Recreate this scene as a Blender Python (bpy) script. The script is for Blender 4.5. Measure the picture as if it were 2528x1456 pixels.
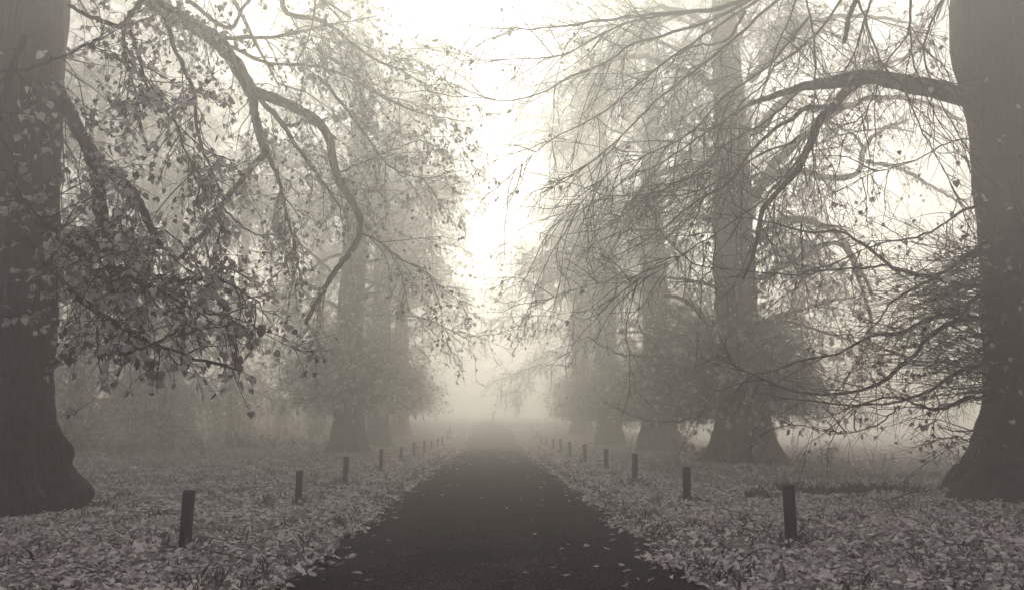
import bpy, math
import numpy as np
from mathutils import Matrix, Vector

R = math.radians
for o in list(bpy.data.objects):
    bpy.data.objects.remove(o)
C = bpy.context.scene.collection
scn = bpy.context.scene

# ------------------------------------------------------------------ camera
CAMH = 1.45
PITCH, YAW = R(9.36), R(1.43)
FPX = 1966.0                       # focal length in 2528-wide pixels
cam = bpy.data.cameras.new('camera')
cam.sensor_width = 36.0
cam.lens = FPX / 2528 * 36.0
cam.clip_start = 0.1
cam.clip_end = 2000
cam_o = bpy.data.objects.new('camera', cam)
C.objects.link(cam_o)
cam_o.location = (0, 0, CAMH)
cam_o.rotation_euler = (R(90) + PITCH, 0, -YAW)
scn.camera = cam_o

# ------------------------------------------------------------------ sky, sun, exposure
SUN_EL, SUN_AZ = R(25), R(1)      # azimuth measured from +Y towards +X
w = bpy.data.worlds.new('World')
scn.world = w
w.use_nodes = True
nt = w.node_tree
nt.nodes.clear()
sky = nt.nodes.new('ShaderNodeTexSky')
sky.sky_type = 'NISHITA'
sky.sun_disc = False
sky.sun_elevation = SUN_EL
sky.sun_rotation = SUN_AZ
sky.air_density = 1.0
sky.dust_density = 0.1
bw = nt.nodes.new('ShaderNodeRGBToBW')
tint = nt.nodes.new('ShaderNodeMix')
tint.data_type = 'RGBA'
tint.blend_type = 'MULTIPLY'
tint.inputs[0].default_value = 1.0
tint.inputs[7].default_value = (1.0, 0.90, 1.08, 1)
bg = nt.nodes.new('ShaderNodeBackground')
bg.inputs['Strength'].default_value = 0.15
wo = nt.nodes.new('ShaderNodeOutputWorld')
nt.links.new(sky.outputs[0], bw.inputs[0])
nt.links.new(bw.outputs[0], tint.inputs[6])
nt.links.new(tint.outputs[2], bg.inputs['Color'])
nt.links.new(bg.outputs[0], wo.inputs[0])

sl = bpy.data.lights.new('sun', 'SUN')
sl.energy = 4.0
sl.angle = R(45)
sl.color = (0.99, 1.0, 0.83)
so = bpy.data.objects.new('sun', sl)
C.objects.link(so)
so.location = (10, 30, 40)
sd = Vector((math.sin(SUN_AZ) * math.cos(SUN_EL), math.cos(SUN_AZ) * math.cos(SUN_EL), math.sin(SUN_EL)))
so.rotation_euler = sd.to_track_quat('Z', 'Y').to_euler()

scn.view_settings.view_transform = 'Standard'
scn.view_settings.look = 'None'
scn.view_settings.gamma = 1.0
scn.view_settings.exposure = 0.22
FOG_DENSITY = 0.0225
FOG_COLOR = (0.98, 0.952, 0.92, 1)
FOG_ANISO = 0.79

scn.render.engine = 'CYCLES'
cy = scn.cycles
cy.max_bounces = 8
cy.diffuse_bounces = 2
cy.glossy_bounces = 1
cy.transmission_bounces = 2
cy.volume_bounces = 4
cy.transparent_max_bounces = 8
cy.use_denoising = True
cy.sample_clamp_indirect = 5.0
cy.caustics_reflective = False
cy.caustics_refractive = False

# ------------------------------------------------------------------ helpers
rng = np.random.default_rng(11)
CR = np.array(cam_o.rotation_euler.to_matrix())
CPOS = np.array([0, 0, CAMH])


def P(px, py, y):
    """world point at forward distance y that the photograph shows at (px,py)"""
    r = CR[:, 0] * (px - 1264) / FPX + CR[:, 1] * (728 - py) / FPX - CR[:, 2]
    return CPOS + r * (y / r[1])


def norm(v):
    return v / np.maximum(np.linalg.norm(v, axis=-1, keepdims=True), 1e-9)


class MB:
    """collects vertices and polygons of any size, links them as ONE mesh object"""
    def __init__(s):
        s.v, s.f, s.n = [], [], 0

    def add(s, v, f):                       # v [n,3], f [m,k]
        v = np.asarray(v, np.float32).reshape(-1, 3)
        s.v.append(v)
        for ff in (f if isinstance(f, (list, tuple)) else [f]):
            ff = np.asarray(ff, np.int32)
            if len(ff):
                s.f.append(ff + s.n)
        s.n += len(v)

    def mesh(s, name, mat, smooth=True):
        me = bpy.data.meshes.new(name)
        v = np.concatenate(s.v)
        me.vertices.add(len(v))
        me.vertices.foreach_set('co', v.ravel())
        li = np.concatenate([f.ravel() for f in s.f])
        lt = np.concatenate([np.full(len(f), f.shape[1], np.int32) for f in s.f])
        ls = np.concatenate([[0], np.cumsum(lt)[:-1]]).astype(np.int32)
        me.loops.add(len(li))
        me.loops.foreach_set('vertex_index', li)
        me.polygons.add(len(lt))
        me.polygons.foreach_set('loop_start', ls)
        me.update(calc_edges=True)
        if smooth:
            me.polygons.foreach_set('use_smooth', np.ones(len(lt), bool))
        me.materials.append(mat)
        me.validate()
        return me

    def build(s, name, mat, parent=None, smooth=True):
        o = bpy.data.objects.new(name, s.mesh(name, mat, smooth))
        C.objects.link(o)
        if parent is not None:
            o.parent = parent
        return o


def tag(o, label=None, cat=None, group=None, kind=None):
    if label: o['label'] = label
    if cat: o['category'] = cat
    if group: o['group'] = group
    if kind: o['kind'] = kind
    return o


def thing(name, label, cat, loc=(0, 0, 0), group=None):
    o = bpy.data.objects.new(name, None)
    C.objects.link(o)
    o.location = loc
    o.empty_display_size = 0.3
    return tag(o, label, cat, group)


def dup(root, loc, rotz, scale, label, group=None):
    r = root.copy()
    C.objects.link(r)
    r.location = loc
    r.rotation_euler = (0, 0, rotz)
    r.scale = scale if hasattr(scale, '__len__') else (scale,) * 3
    r['label'] = label
    if group: r['group'] = group
    for ch in root.children:
        c = ch.copy()
        C.objects.link(c)
        c.parent = r
    return r


def tubes(mb, Pn, Rn, k=3, cap=False):
    """Pn [nb,n,3] polylines, Rn [nb,n] radii -> tube quads"""
    Pn = np.asarray(Pn, float)
    Rn = np.asarray(Rn, float)
    nb, n, _ = Pn.shape
    if nb == 0:
        return
    t = np.empty_like(Pn)
    t[:, 1:-1] = Pn[:, 2:] - Pn[:, :-2]
    t[:, 0] = Pn[:, 1] - Pn[:, 0]
    t[:, -1] = Pn[:, -1] - Pn[:, -2]
    t = norm(t)
    m = norm(Pn[:, -1] - Pn[:, 0])
    ax = np.where(np.abs(m[:, 2:3]) < 0.8, np.array([[0, 0, 1.0]]), np.array([[1.0, 0, 0]]))
    ref = norm(np.cross(m, ax))[:, None, :]
    u = norm(ref - t * (ref * t).sum(-1, keepdims=True))
    v = np.cross(t, u)
    a = np.arange(k) * 2 * np.pi / k
    V = Pn[:, :, None, :] + Rn[:, :, None, None] * (np.cos(a)[None, None, :, None] * u[:, :, None, :] +
                                                   np.sin(a)[None, None, :, None] * v[:, :, None, :])
    idx = np.arange(nb * n * k).reshape(nb, n, k)
    a0, a1 = idx[:, :-1], idx[:, 1:]
    F = np.stack([a0, np.roll(a0, -1, 2), np.roll(a1, -1, 2), a1], -1).reshape(-1, 4)
    fs = [F]
    if cap:
        fs.append(idx[:, -1, :])
    mb.add(V.reshape(-1, 3), fs)


def grow(p, d, L, n, wander, droop, rg, lift=0.0):
    """grow polylines; droop pulls the direction down a little each step"""
    p = np.asarray(p, float)
    d = norm(np.asarray(d, float))
    L = np.broadcast_to(np.asarray(L, float), (len(p),))
    step = (L / (n - 1))[:, None]
    pts = [p]
    for i in range(1, n):
        d = d + rg.normal(0, wander, d.shape)
        d[:, 2] -= droop - lift * (i / n)
        d = norm(d)
        p = p + d * step
        pts.append(p)
    return np.stack(pts, 1)


def spawn(Pn, dens, t0, t1, alo, ahi, rg, flat=1.0, down=0.0):
    """start points and directions of side shoots; dens = shoots per metre"""
    seg = np.linalg.norm(np.diff(Pn, axis=1), axis=2).sum(1)
    cnt = rg.poisson(seg * dens * (t1 - t0))
    idx = np.repeat(np.arange(len(Pn)), cnt)
    n = Pn.shape[1]
    t = t0 + (t1 - t0) * rg.random(len(idx))
    s = np.clip(t * (n - 1), 0, n - 1.001)
    i = s.astype(int)
    fr = (s - i)[:, None]
    pos = Pn[idx, i] * (1 - fr) + Pn[idx, i + 1] * fr
    tan = norm(Pn[idx, i + 1] - Pn[idx, i])
    v = rg.normal(size=tan.shape)
    v[:, 2] *= flat
    v = norm(v - tan * (v * tan).sum(-1, keepdims=True))
    a = rg.uniform(alo, ahi, len(idx))[:, None]
    d = np.cos(a) * tan + np.sin(a) * v
    d[:, 2] -= down
    return pos, norm(d), idx, t


def taper(n, r0, r1, nb):
    r0 = np.broadcast_to(np.asarray(r0, float), (nb,))
    r1 = np.broadcast_to(np.asarray(r1, float), (nb,))
    s = np.linspace(0, 1, n)[None, :]
    return r0[:, None] * (1 - s) + r1[:, None] * s


# heart-shaped leaf: half outline on +x, mirrored; folded along the midrib
LX = np.array([0.0, .22, .44, .43, .22, 0.0])
LY = np.array([0.04, -.05, .16, .50, .82, 1.08])


def leaves(mb, pos, ydir, zdir, size, rg, simple=False, curlk=1.0):
    n = len(pos)
    if n == 0:
        return
    y = norm(ydir)
    z = norm(zdir - y * (zdir * y).sum(-1, keepdims=True))
    x = np.cross(y, z)
    size = np.broadcast_to(size, (n,))[:, None, None]
    fold = rg.normal(0.16, 0.22 * curlk, n)[:, None]
    curl = rg.normal(-0.15, 0.25 * curlk, n)[:, None]
    if simple:
        lx = np.array([0, .45, 0, -.45])
        ly = np.array([0, .38, 1.0, .42])
    else:
        lx = np.concatenate([LX, -LX[1:-1][::-1]])
        ly = np.concatenate([LY, LY[1:-1][::-1]])
    k = len(lx)
    jit = 1 + rg.normal(0, .09, (n, k))
    ax = lx[None] * jit
    ay = np.broadcast_to(ly[None], (n, k))
    az = fold * np.abs(lx)[None] + curl * (ly[None] ** 2)
    V = pos[:, None, :] + size * (ax[..., None] * x[:, None] + ay[..., None] * y[:, None] + az[..., None] * z[:, None])
    base = (np.arange(n) * k)[:, None]
    if simple:
        F = [base + np.array([[0, 1, 2]]), base + np.array([[0, 2, 3]])]
    else:
        F = [base + np.array([[0, 1, 2, 3, 4, 5]]), base + np.array([[0, 5, 6, 7, 8, 9]])]
    mb.add(V.reshape(-1, 3), F)


def hang_leaves(mb, Pn, dens, size, rg, t0=0.25, simple=False, sd=0.22):
    pos, d, idx, t = spawn(Pn, dens, t0, 1.0, 0.5, 1.5, rg)
    if len(pos) == 0:
        return
    y = norm(d * 0.7 + rg.normal(0, .35, d.shape) + np.array([0, 0, -.75]))
    z = rg.normal(size=d.shape) + np.array([0, -.25, .35])
    pos = pos + y * 0.03
    s = size * np.clip(rg.normal(1, sd, len(pos)), .45, 1.6)
    leaves(mb, pos, y, z, s, rg, simple)


def crom(pts, n):
    """Catmull-Rom through the traced points, resampled evenly to n"""
    p = np.asarray(pts, float)
    q = np.vstack([2 * p[0] - p[1], p, 2 * p[-1] - p[-2]])
    out = []
    for i in range(1, len(q) - 2):
        t = np.linspace(0, 1, 12, endpoint=False)[:, None]
        a, b, c, d = q[i - 1], q[i], q[i + 1], q[i + 2]
        out.append(0.5 * ((2 * b) + (c - a) * t + (2 * a - 5 * b + 4 * c - d) * t ** 2 + (3 * b - a - 3 * c + d) * t ** 3))
    out.append(p[-1:])
    o = np.vstack(out)
    s = np.concatenate([[0], np.cumsum(np.linalg.norm(np.diff(o, axis=0), axis=1))])
    u = np.linspace(0, s[-1], n)
    return np.stack([np.interp(u, s, o[:, k]) for k in range(3)], 1)


def ground_z(x, y):
    x = np.asarray(x, float)
    y = np.asarray(y, float)
    s = np.clip((y - 56) / 36, 0, 1)
    h = 1.55 * s * s * (3 - 2 * s) + np.maximum(y - 84, 0) * .02
    off = np.clip((np.abs(x) - 2.2) / 3.0, 0, 1)
    h = h * (1 - .97 * np.clip((x - 9) / 12, 0, 1))
    rough = 0.035 * np.sin(1.3 * x + .7 * y) + 0.03 * np.sin(2.1 * x - 1.7 * y + 1) + 0.05 * np.sin(.41 * x + .37 * y + 2)
    return h + off * (rough + .02)


# ------------------------------------------------------------------ materials
def new_mat(name):
    m = bpy.data.materials.new(name)
    m.use_nodes = True
    t = m.node_tree
    t.nodes.clear()
    return m, t, t.nodes.new('ShaderNodeOutputMaterial')


def ramp(t, fac, stops):
    r = t.nodes.new('ShaderNodeValToRGB')
    e = r.color_ramp.elements
    while len(e) < len(stops):
        e.new(0.5)
    for el, (p, c) in zip(e, stops):
        el.position = p
        el.color = (*c, 1)
    t.links.new(fac, r.inputs[0])
    return r.outputs[0]


def noise(t, scale, detail=4, vec=None, rough=.55):
    n = t.nodes.new('ShaderNodeTexNoise')
    n.inputs['Scale'].default_value = scale
    n.inputs['Detail'].default_value = detail
    n.inputs['Roughness'].default_value = rough
    if vec is not None:
        t.links.new(vec, n.inputs['Vector'])
    return n.outputs['Fac']


def bark_mat(name, dark, light, scl=(7, 7, .9), bump=.6):
    m, t, out = new_mat(name)
    tc = t.nodes.new('ShaderNodeTexCoord')
    mp = t.nodes.new('ShaderNodeMapping')
    mp.inputs['Scale'].default_value = scl
    t.links.new(tc.outputs['Object'], mp.inputs[0])
    n1 = noise(t, 2.2, 8, mp.outputs[0], .65)
    n2 = noise(t, 1.3, 3, tc.outputs['Object'])
    mx = t.nodes.new('ShaderNodeMath')
    mx.operation = 'MULTIPLY_ADD'
    mx.inputs[1].default_value = .65
    t.links.new(n1, mx.inputs[0])
    mh = t.nodes.new('ShaderNodeMath')
    mh.operation = 'MULTIPLY'
    mh.inputs[1].default_value = .35
    t.links.new(n2, mh.inputs[0])
    t.links.new(mh.outputs[0], mx.inputs[2])
    col = ramp(t, mx.outputs[0], [(.40, dark), (.52, tuple(a * .7 + b * .3 for a, b in zip(dark, light))), (.64, light)])
    b = t.nodes.new('ShaderNodeBsdfPrincipled')
    b.inputs['Roughness'].default_value = .85
    b.inputs['Specular IOR Level'].default_value = .2
    t.links.new(col, b.inputs['Base Color'])
    bp = t.nodes.new('ShaderNodeBump')
    bp.inputs['Strength'].default_value = bump
    bp.inputs['Distance'].default_value = .05
    t.links.new(n1, bp.inputs['Height'])
    t.links.new(bp.outputs[0], b.inputs['Normal'])
    t.links.new(b.outputs[0], out.inputs[0])
    return m


def leaf_mat(name, stops, trans=.35):
    m, t, out = new_mat(name)
    g = t.nodes.new('ShaderNodeNewGeometry')
    tc = t.nodes.new('ShaderNodeTexCoord')
    n = noise(t, 22, 3, tc.outputs['Object'])
    ad = t.nodes.new('ShaderNodeMath')
    ad.operation = 'MULTIPLY_ADD'
    ad.inputs[1].default_value = .3
    ad.inputs[2].default_value = -.15
    t.links.new(n, ad.inputs[0])
    a2 = t.nodes.new('ShaderNodeMath')
    a2.operation = 'ADD'
    t.links.new(g.outputs['Random Per Island'], a2.inputs[0])
    t.links.new(ad.outputs[0], a2.inputs[1])
    col = ramp(t, a2.outputs[0], stops)
    d = t.nodes.new('ShaderNodeBsdfPrincipled')
    d.inputs['Roughness'].default_value = .6
    d.inputs['Specular IOR Level'].default_value = .25
    tr = t.nodes.new('ShaderNodeBsdfTranslucent')
    t.links.new(col, d.inputs['Base Color'])
    t.links.new(col, tr.inputs['Color'])
    mx = t.nodes.new('ShaderNodeMixShader')
    mx.inputs[0].default_value = trans
    t.links.new(d.outputs[0], mx.inputs[1])
    t.links.new(tr.outputs[0], mx.inputs[2])
    t.links.new(mx.outputs[0], out.inputs[0])
    return m


PU = lambda v: (v * 1.05, v * .95, v * 1.03)       # purplish brown-grey
WM = lambda v: (v * 1.02, v * .99, v * .93)        # pale dry leaf
DK = lambda v: (v * 1.35, v * .70, v * 1.55)
M_bark = bark_mat('bark', DK(.004), DK(.06), bump=1.0)
M_bark_pale = bark_mat('bark_pale', PU(.03), PU(.11))
M_twig = bark_mat('twig_bark', DK(.010), DK(.03), (3, 3, 3), .2)
M_leaf = leaf_mat('autumn_leaf', [(0, PU(.05)), (.3, PU(.22)), (.65, PU(.42)), (1, WM(.68))], .3)
M_leaf_pale = leaf_mat('pale_leaf', [(0, PU(.2)), (.35, WM(.5)), (1, WM(.85))], .45)
M_litter = leaf_mat('fallen_leaf', [(0, PU(.06)), (.18, PU(.34)), (.45, PU(.66)), (.75, WM(.80)), (1, WM(.88))], .2)
M_grass = leaf_mat('grass_blade', [(0, PU(.06)), (.6, PU(.18)), (1, WM(.36))], .3)
M_meadow = leaf_mat('dry_grass', [(0, PU(.22)), (.6, WM(.42)), (1, WM(.6))], .4)
M_weed = leaf_mat('weed_leaf', [(0, PU(.03)), (1, PU(.10))], .3)


def ground_mat():
    m, t, out = new_mat('leafy_ground')
    tc = t.nodes.new('ShaderNodeTexCoord')
    n1 = noise(t, 9, 8, tc.outputs['Object'], .7)
    n2 = noise(t, .25, 4, tc.outputs['Object'])
    vo = t.nodes.new('ShaderNodeTexVoronoi')
    vo.inputs['Scale'].default_value = 9
    t.links.new(tc.outputs['Object'], vo.inputs['Vector'])
    c1 = ramp(t, n1, [(.3, PU(.08)), (.5, PU(.22)), (.7, WM(.42))])
    c2 = ramp(t, n2, [(.35, (.55, .55, .55)), (.65, (1, 1, 1))])
    mu = t.nodes.new('ShaderNodeMix')
    mu.data_type = 'RGBA'
    mu.blend_type = 'MULTIPLY'
    mu.inputs[0].default_value = .6
    t.links.new(c1, mu.inputs[6])
    t.links.new(c2, mu.inputs[7])
    b = t.nodes.new('ShaderNodeBsdfPrincipled')
    b.inputs['Roughness'].default_value = .9
    t.links.new(mu.outputs[2], b.inputs['Base Color'])
    bp = t.nodes.new('ShaderNodeBump')
    bp.inputs['Strength'].default_value = .8
    bp.inputs['Distance'].default_value = .06
    t.links.new(n1, bp.inputs['Height'])
    t.links.new(bp.outputs[0], b.inputs['Normal'])
    t.links.new(b.outputs[0], out.inputs[0])
    return m


def road_mat():
    m, t, out = new_mat('old_asphalt')
    tc = t.nodes.new('ShaderNodeTexCoord')
    n1 = noise(t, 38, 4, tc.outputs['Object'], .8)
    n2 = noise(t, .9, 4, tc.outputs['Object'])
    n3 = noise(t, 90, 2, tc.outputs['Object'], .6)
    c1 = ramp(t, n1, [(.36, DK(.005)), (.49, DK(.018)), (.56, PU(.07)), (.63, WM(.26)), (.72, WM(.5))])
    c2 = ramp(t, n2, [(.32, (.4, .4, .4)), (.5, (.8, .8, .8)), (.68, (1.25, 1.2, 1.15))])
    mu = t.nodes.new('ShaderNodeMix')
    mu.data_type = 'RGBA'
    mu.blend_type = 'MULTIPLY'
    mu.inputs[0].default_value = .7
    t.links.new(c1, mu.inputs[6])
    t.links.new(c2, mu.inputs[7])
    b = t.nodes.new('ShaderNodeBsdfPrincipled')
    b.inputs['Roughness'].default_value = .95
    b.inputs['Specular IOR Level'].default_value = .0
    t.links.new(mu.outputs[2], b.inputs['Base Color'])
    bp = t.nodes.new('ShaderNodeBump')
    bp.inputs['Strength'].default_value = .5
    bp.inputs['Distance'].default_value = .01
    t.links.new(n3, bp.inputs['Height'])
    t.links.new(bp.outputs[0], b.inputs['Normal'])
    t.links.new(b.outputs[0], out.inputs[0])
    return m


M_ground, M_road = ground_mat(), road_mat()
M_post = bark_mat('weathered_post', DK(.012), DK(.06), (16, 16, 1.2), .4)


# ------------------------------------------------------------------ ground and road
def grid_sheet(xs, ys, zf):
    X, Y = np.meshgrid(xs, ys)
    V = np.stack([X, Y, zf(X, Y)], -1).reshape(-1, 3)
    i = np.arange(len(xs) * len(ys)).reshape(len(ys), len(xs))
    F = np.stack([i[:-1, :-1], i[:-1, 1:], i[1:, 1:], i[1:, :-1]], -1).reshape(-1, 4)
    return V, F


xs = np.concatenate([-np.geomspace(320, 26, 18), np.linspace(-25, 25, 168), np.geomspace(26, 320, 18)])
ys = np.concatenate([np.linspace(-60, -6, 14), np.linspace(-5, 70, 240), np.geomspace(71, 330, 50)])
mb = MB()


def gz_carved(X, Y):
    z = ground_z(X, Y)
    return z - .05 * (1 - np.clip((np.abs(X) - 1.7) / .5, 0, 1))


mb.add(*grid_sheet(xs, ys, gz_carved))
g = mb.build('ground', M_ground)
g['kind'] = 'structure'

mb = MB()
ys_r = np.concatenate([np.linspace(-40, -1, 30), np.linspace(0, 60, 300), np.linspace(61, 320, 130)])
us = np.linspace(-1, 1, 15)
hw = 1.98 + .05 * np.sin(ys_r * 1.7) + .04 * np.sin(ys_r * 4.1 + 1) + .03 * np.sin(ys_r * .5)
hw2 = 2.02 + .06 * np.sin(ys_r * 1.3 + 2) + .04 * np.sin(ys_r * 3.7)
X = np.where(us[None] < 0, us[None] * hw[:, None], us[None] * hw2[:, None])
Y = np.repeat(ys_r[:, None], len(us), 1)
Z = ground_z(np.zeros_like(X), Y) + .03 * (1 - np.abs(us[None]) ** 2) - .012
i = np.arange(X.size).reshape(X.shape)
mb.add(np.stack([X, Y, Z], -1).reshape(-1, 3),
       np.stack([i[:-1, :-1], i[:-1, 1:], i[1:, 1:], i[1:, :-1]], -1).reshape(-1, 4))
o = mb.build('road', M_road)
o['kind'] = 'structure'


def in_view(x, y, m=2.5):
    return np.abs(x - y * .02) < y * .66 + m


# fallen leaf carpet
def litter_zone(mb, y0, y1, dens, size, simple, rg):
    W = y1 * .68 + 3
    n = int((y1 - y0) * 2 * W * dens)
    x = rg.uniform(-W, W, n)
    y = rg.uniform(y0, y1, n)
    edge = 1.93 + .10 * np.sin(y * 1.9) + .07 * np.sin(y * 5.3 + 1) + rg.normal(0, .10, n)
    patch = .60 + .3 * np.sin(.9 * x + 1.1 * y) * np.sin(.7 * y - 1.3 * x + 1) + .32 * np.sin(4.3 * x + 2.7 * y + np.sin(2 * y)) * np.sin(3.9 * y - 3.1 * x + 2)
    prob = np.where(np.abs(x) > edge, np.clip(patch, .18, 1), 0.0)
    meadow = np.clip(1 - (x - 8 - y * .10) / 9, .05, 1) * np.where(x > 6, 1, 1)
    prob *= np.where(y > 16, meadow, 1)
    prob *= np.where(x < -9, np.clip(1.25 - (-x - 9) * .03, .4, 1), 1)
    k = (rg.random(n) < prob) & in_view(x, y)
    x, y = x[k], y[k]
    n = len(x)
    z = ground_z(x, y) + .008 + np.abs(rg.normal(0, .022, n))
    a = rg.uniform(0, 2 * np.pi, n)
    yd = np.stack([np.cos(a), np.sin(a), rg.normal(0, .22, n)], -1)
    zd = np.stack([rg.normal(0, .24, n), rg.normal(0, .24, n), np.ones(n)], -1)
    leaves(mb, np.stack([x, y, z], -1), yd, zd, size * np.clip(rg.normal(1, .33, n), .35, 2.0), rg, simple, 1.4)


rg = np.random.default_rng(5)
mb = MB()
litter_zone(mb, 4.5, 9, 900, .052, False, rg)
litter_zone(mb, 9, 15, 520, .062, False, rg)
litter_zone(mb, 15, 28, 190, .09, True, rg)
litter_zone(mb, 28, 48, 50, .14, True, rg)
litter_zone(mb, 48, 82, 16, .2, True, rg)
k_ = 260
yy_ = 5 + 17 * rg.random(k_) ** 1.4
xx_ = np.where(rg.random(k_) < .5, -1, 1) * (2.3 + rg.random(k_) * yy_ * .62)
tw_ = MB()
aa_ = rg.uniform(0, 6.28, k_)
st_ = grow(np.stack([xx_, yy_, ground_z(xx_, yy_) + .03], -1), np.stack([np.cos(aa_), np.sin(aa_), .12 * rg.random(k_)], -1), rg.uniform(.15, .8, k_), 6, .16, .02, rg)
tubes(tw_, st_, taper(6, .007, .003, k_), 4)
tag(tw_.build('fallen_twigs', M_twig), 'thin broken twigs lying on the fallen leaves', 'twigs', kind='stuff')
tag(mb.build('leaf_litter', M_litter, smooth=False), 'carpet of fallen pale lime leaves covering both verges', 'fallen leaves', kind='stuff')

# leaves scattered on the road
mb = MB()
n = 750
y = 4.5 + 55 * rg.random(n) ** 1.6
u = rg.uniform(-1, 1, n)
x = np.sign(u) * np.abs(u) ** .55 * 1.95
keep = rg.random(n) < (.22 + .78 * np.abs(x / 1.95) ** 4)
x, y = x[keep], y[keep]
n = len(x)
a = rg.uniform(0, 6.28, n)
leaves(mb, np.stack([x, y, ground_z(0 * x, y) + .03 * (1 - (x / 2) ** 2) + .004], -1),
       np.stack([np.cos(a), np.sin(a), rg.normal(0, .12, n)], -1),
       np.stack([rg.normal(0, .2, n), rg.normal(0, .2, n), np.ones(n)], -1),
       .065 * np.clip(rg.normal(1, .35, n), .4, 1.8), rg)
n = 500
y = rg.uniform(30, 95, n)
x = rg.uniform(-1, 1, n)
x = np.sign(x) * np.abs(x) ** .6 * 1.95
a = rg.uniform(0, 6.28, n)
leaves(mb, np.stack([x, y, ground_z(0 * x, y) + .03 * (1 - (x / 2) ** 2) + .004], -1),
       np.stack([np.cos(a), np.sin(a), rg.normal(0, .12, n)], -1),
       np.stack([rg.normal(0, .2, n), rg.normal(0, .2, n), np.ones(n)], -1), .12, rg)
tag(mb.build('road_leaves', M_leaf_pale, smooth=False), 'single pale leaves scattered over the dark asphalt', 'fallen leaves', kind='stuff')


# grass among the leaves and on the meadow
def grass(mb, cx, cy, per, h, spread, rg):
    n = len(cx) * per
    x = np.repeat(cx, per) + rg.normal(0, spread, n)
    y = np.repeat(cy, per) + rg.normal(0, spread, n)
    x = np.where(np.abs(x) < 2.0, np.sign(x) * 2.05, x)
    z = ground_z(x, y) - .01
    a = rg.uniform(0, 6.28, n)
    hh = np.repeat(np.broadcast_to(h, cx.shape), per) * np.clip(rg.normal(1, .3, n), .3, 2)
    wd = .006 + .006 * rg.random(n) + .0004 * y
    lean = rg.uniform(.1, .9, n) * hh
    b = np.stack([x, y, z], -1)
    side = np.stack([-np.sin(a), np.cos(a), 0 * a], -1) * wd[:, None]
    out_ = np.stack([np.cos(a), np.sin(a), 0 * a], -1)
    mid = b + out_ * (lean * .3)[:, None] + np.array([0, 0, 1]) * (hh * .6)[:, None]
    tip = b + out_ * lean[:, None] + np.array([0, 0, 1]) * hh[:, None]
    V = np.stack([b - side, b + side, mid + side * .7, tip, mid - side * .7], 1)
    mb.add(V.reshape(-1, 3), (np.arange(n) * 5)[:, None] + np.array([[0, 1, 2, 3, 4]]))


mb = MB()
n = 2600
cy = 5 + 22 * rg.random(n) ** 1.4
cx = rg.uniform(-1, 1, n) * (cy * .68 + 2)
k = (np.abs(cx) > 2.1) & (np.sin(1.7 * cx + 2) * np.sin(1.3 * cy) + rg.normal(0, .5, n) > .15)
grass(mb, cx[k], cy[k], 9, .10, .06, rg)
# tufts at the post feet and along the road edge
n = 420
cy = rg.uniform(5, 40, n)
cx = np.where(rg.random(n) < .5, -1, 1) * (2.1 + np.abs(rg.normal(0, .25, n)))
k = rg.random(n) < .6
grass(mb, cx[k], cy[k], 8, .09, .05, rg)
tag(mb.build('grass', M_grass, smooth=False), 'thin dark grass growing through the leaves', 'grass', kind='stuff')
mb = MB()
n = 6000
cy = 20 + 36 * rg.random(n) ** 1.5
cx = np.where(rg.random(n) < .72, rg.uniform(5, 60, n), -rg.uniform(4, 50, n))
k = in_view(cx, cy)
grass(mb, cx[k], cy[k], 8, .16, .2, rg)
tag(mb.build('meadow_grass', M_meadow, smooth=False), 'pale dry grass on the misty lawns behind the leaf carpet', 'grass', kind='stuff')

# dark low patch of vegetation on the right verge
mb = MB()
for (qx, qy, sx, sy, m_) in ((6.9, 18.6, .22, .2, 26), (7.6, 18.0, .3, .25, 40), (8.4, 18.4, .25, .2, 30), (9.2, 17.9, .15, .15, 12), (5.6, 16.9, .2, .15, 14)):
    grass(mb, qx + rg.normal(0, sx, m_), qy + rg.normal(0, sy, m_), 8, .14 * rg.uniform(.6, 1.5, m_), .09, rg)
tag(mb.build('grass_patch', M_weed, smooth=False), 'dark low grass tufts in the leaves behind the nearest right post', 'grass', kind='stuff')


# ------------------------------------------------------------------ posts
def make_post(label):
    mb = MB()
    h, hwid, b = .68, .062, .018
    ring = []
    for sx, sy in ((1, 1), (-1, 1), (-1, -1), (1, -1)):
        pts = [(sx * hwid, sy * (hwid - b)), (sx * (hwid - b), sy * hwid)]
        ring += pts if sx * sy > 0 else pts[::-1]
    ring = np.array(ring)
    zz = [-.25, 0.0, .2, .45, h - .012, h]
    V = []
    for q, zq in enumerate(zz):
        s = 1.0 if q < len(zz) - 1 else .86
        V.append(np.column_stack([ring * s * (1 + .01 * np.sin(q * 2.3)), np.full(8, zq)]))
    V = np.vstack(V)
    i = np.arange(len(zz) * 8).reshape(-1, 8)
    F = np.stack([i[:-1], np.roll(i[:-1], -1, 1), np.roll(i[1:], -1, 1), i[1:]], -1).reshape(-1, 4)
    mb.add(V, [F, i[-1:]])
    o = mb.build('wooden_post', M_post, smooth=False)
    return tag(o, label, 'post', 'short wooden posts lining the road')


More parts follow.
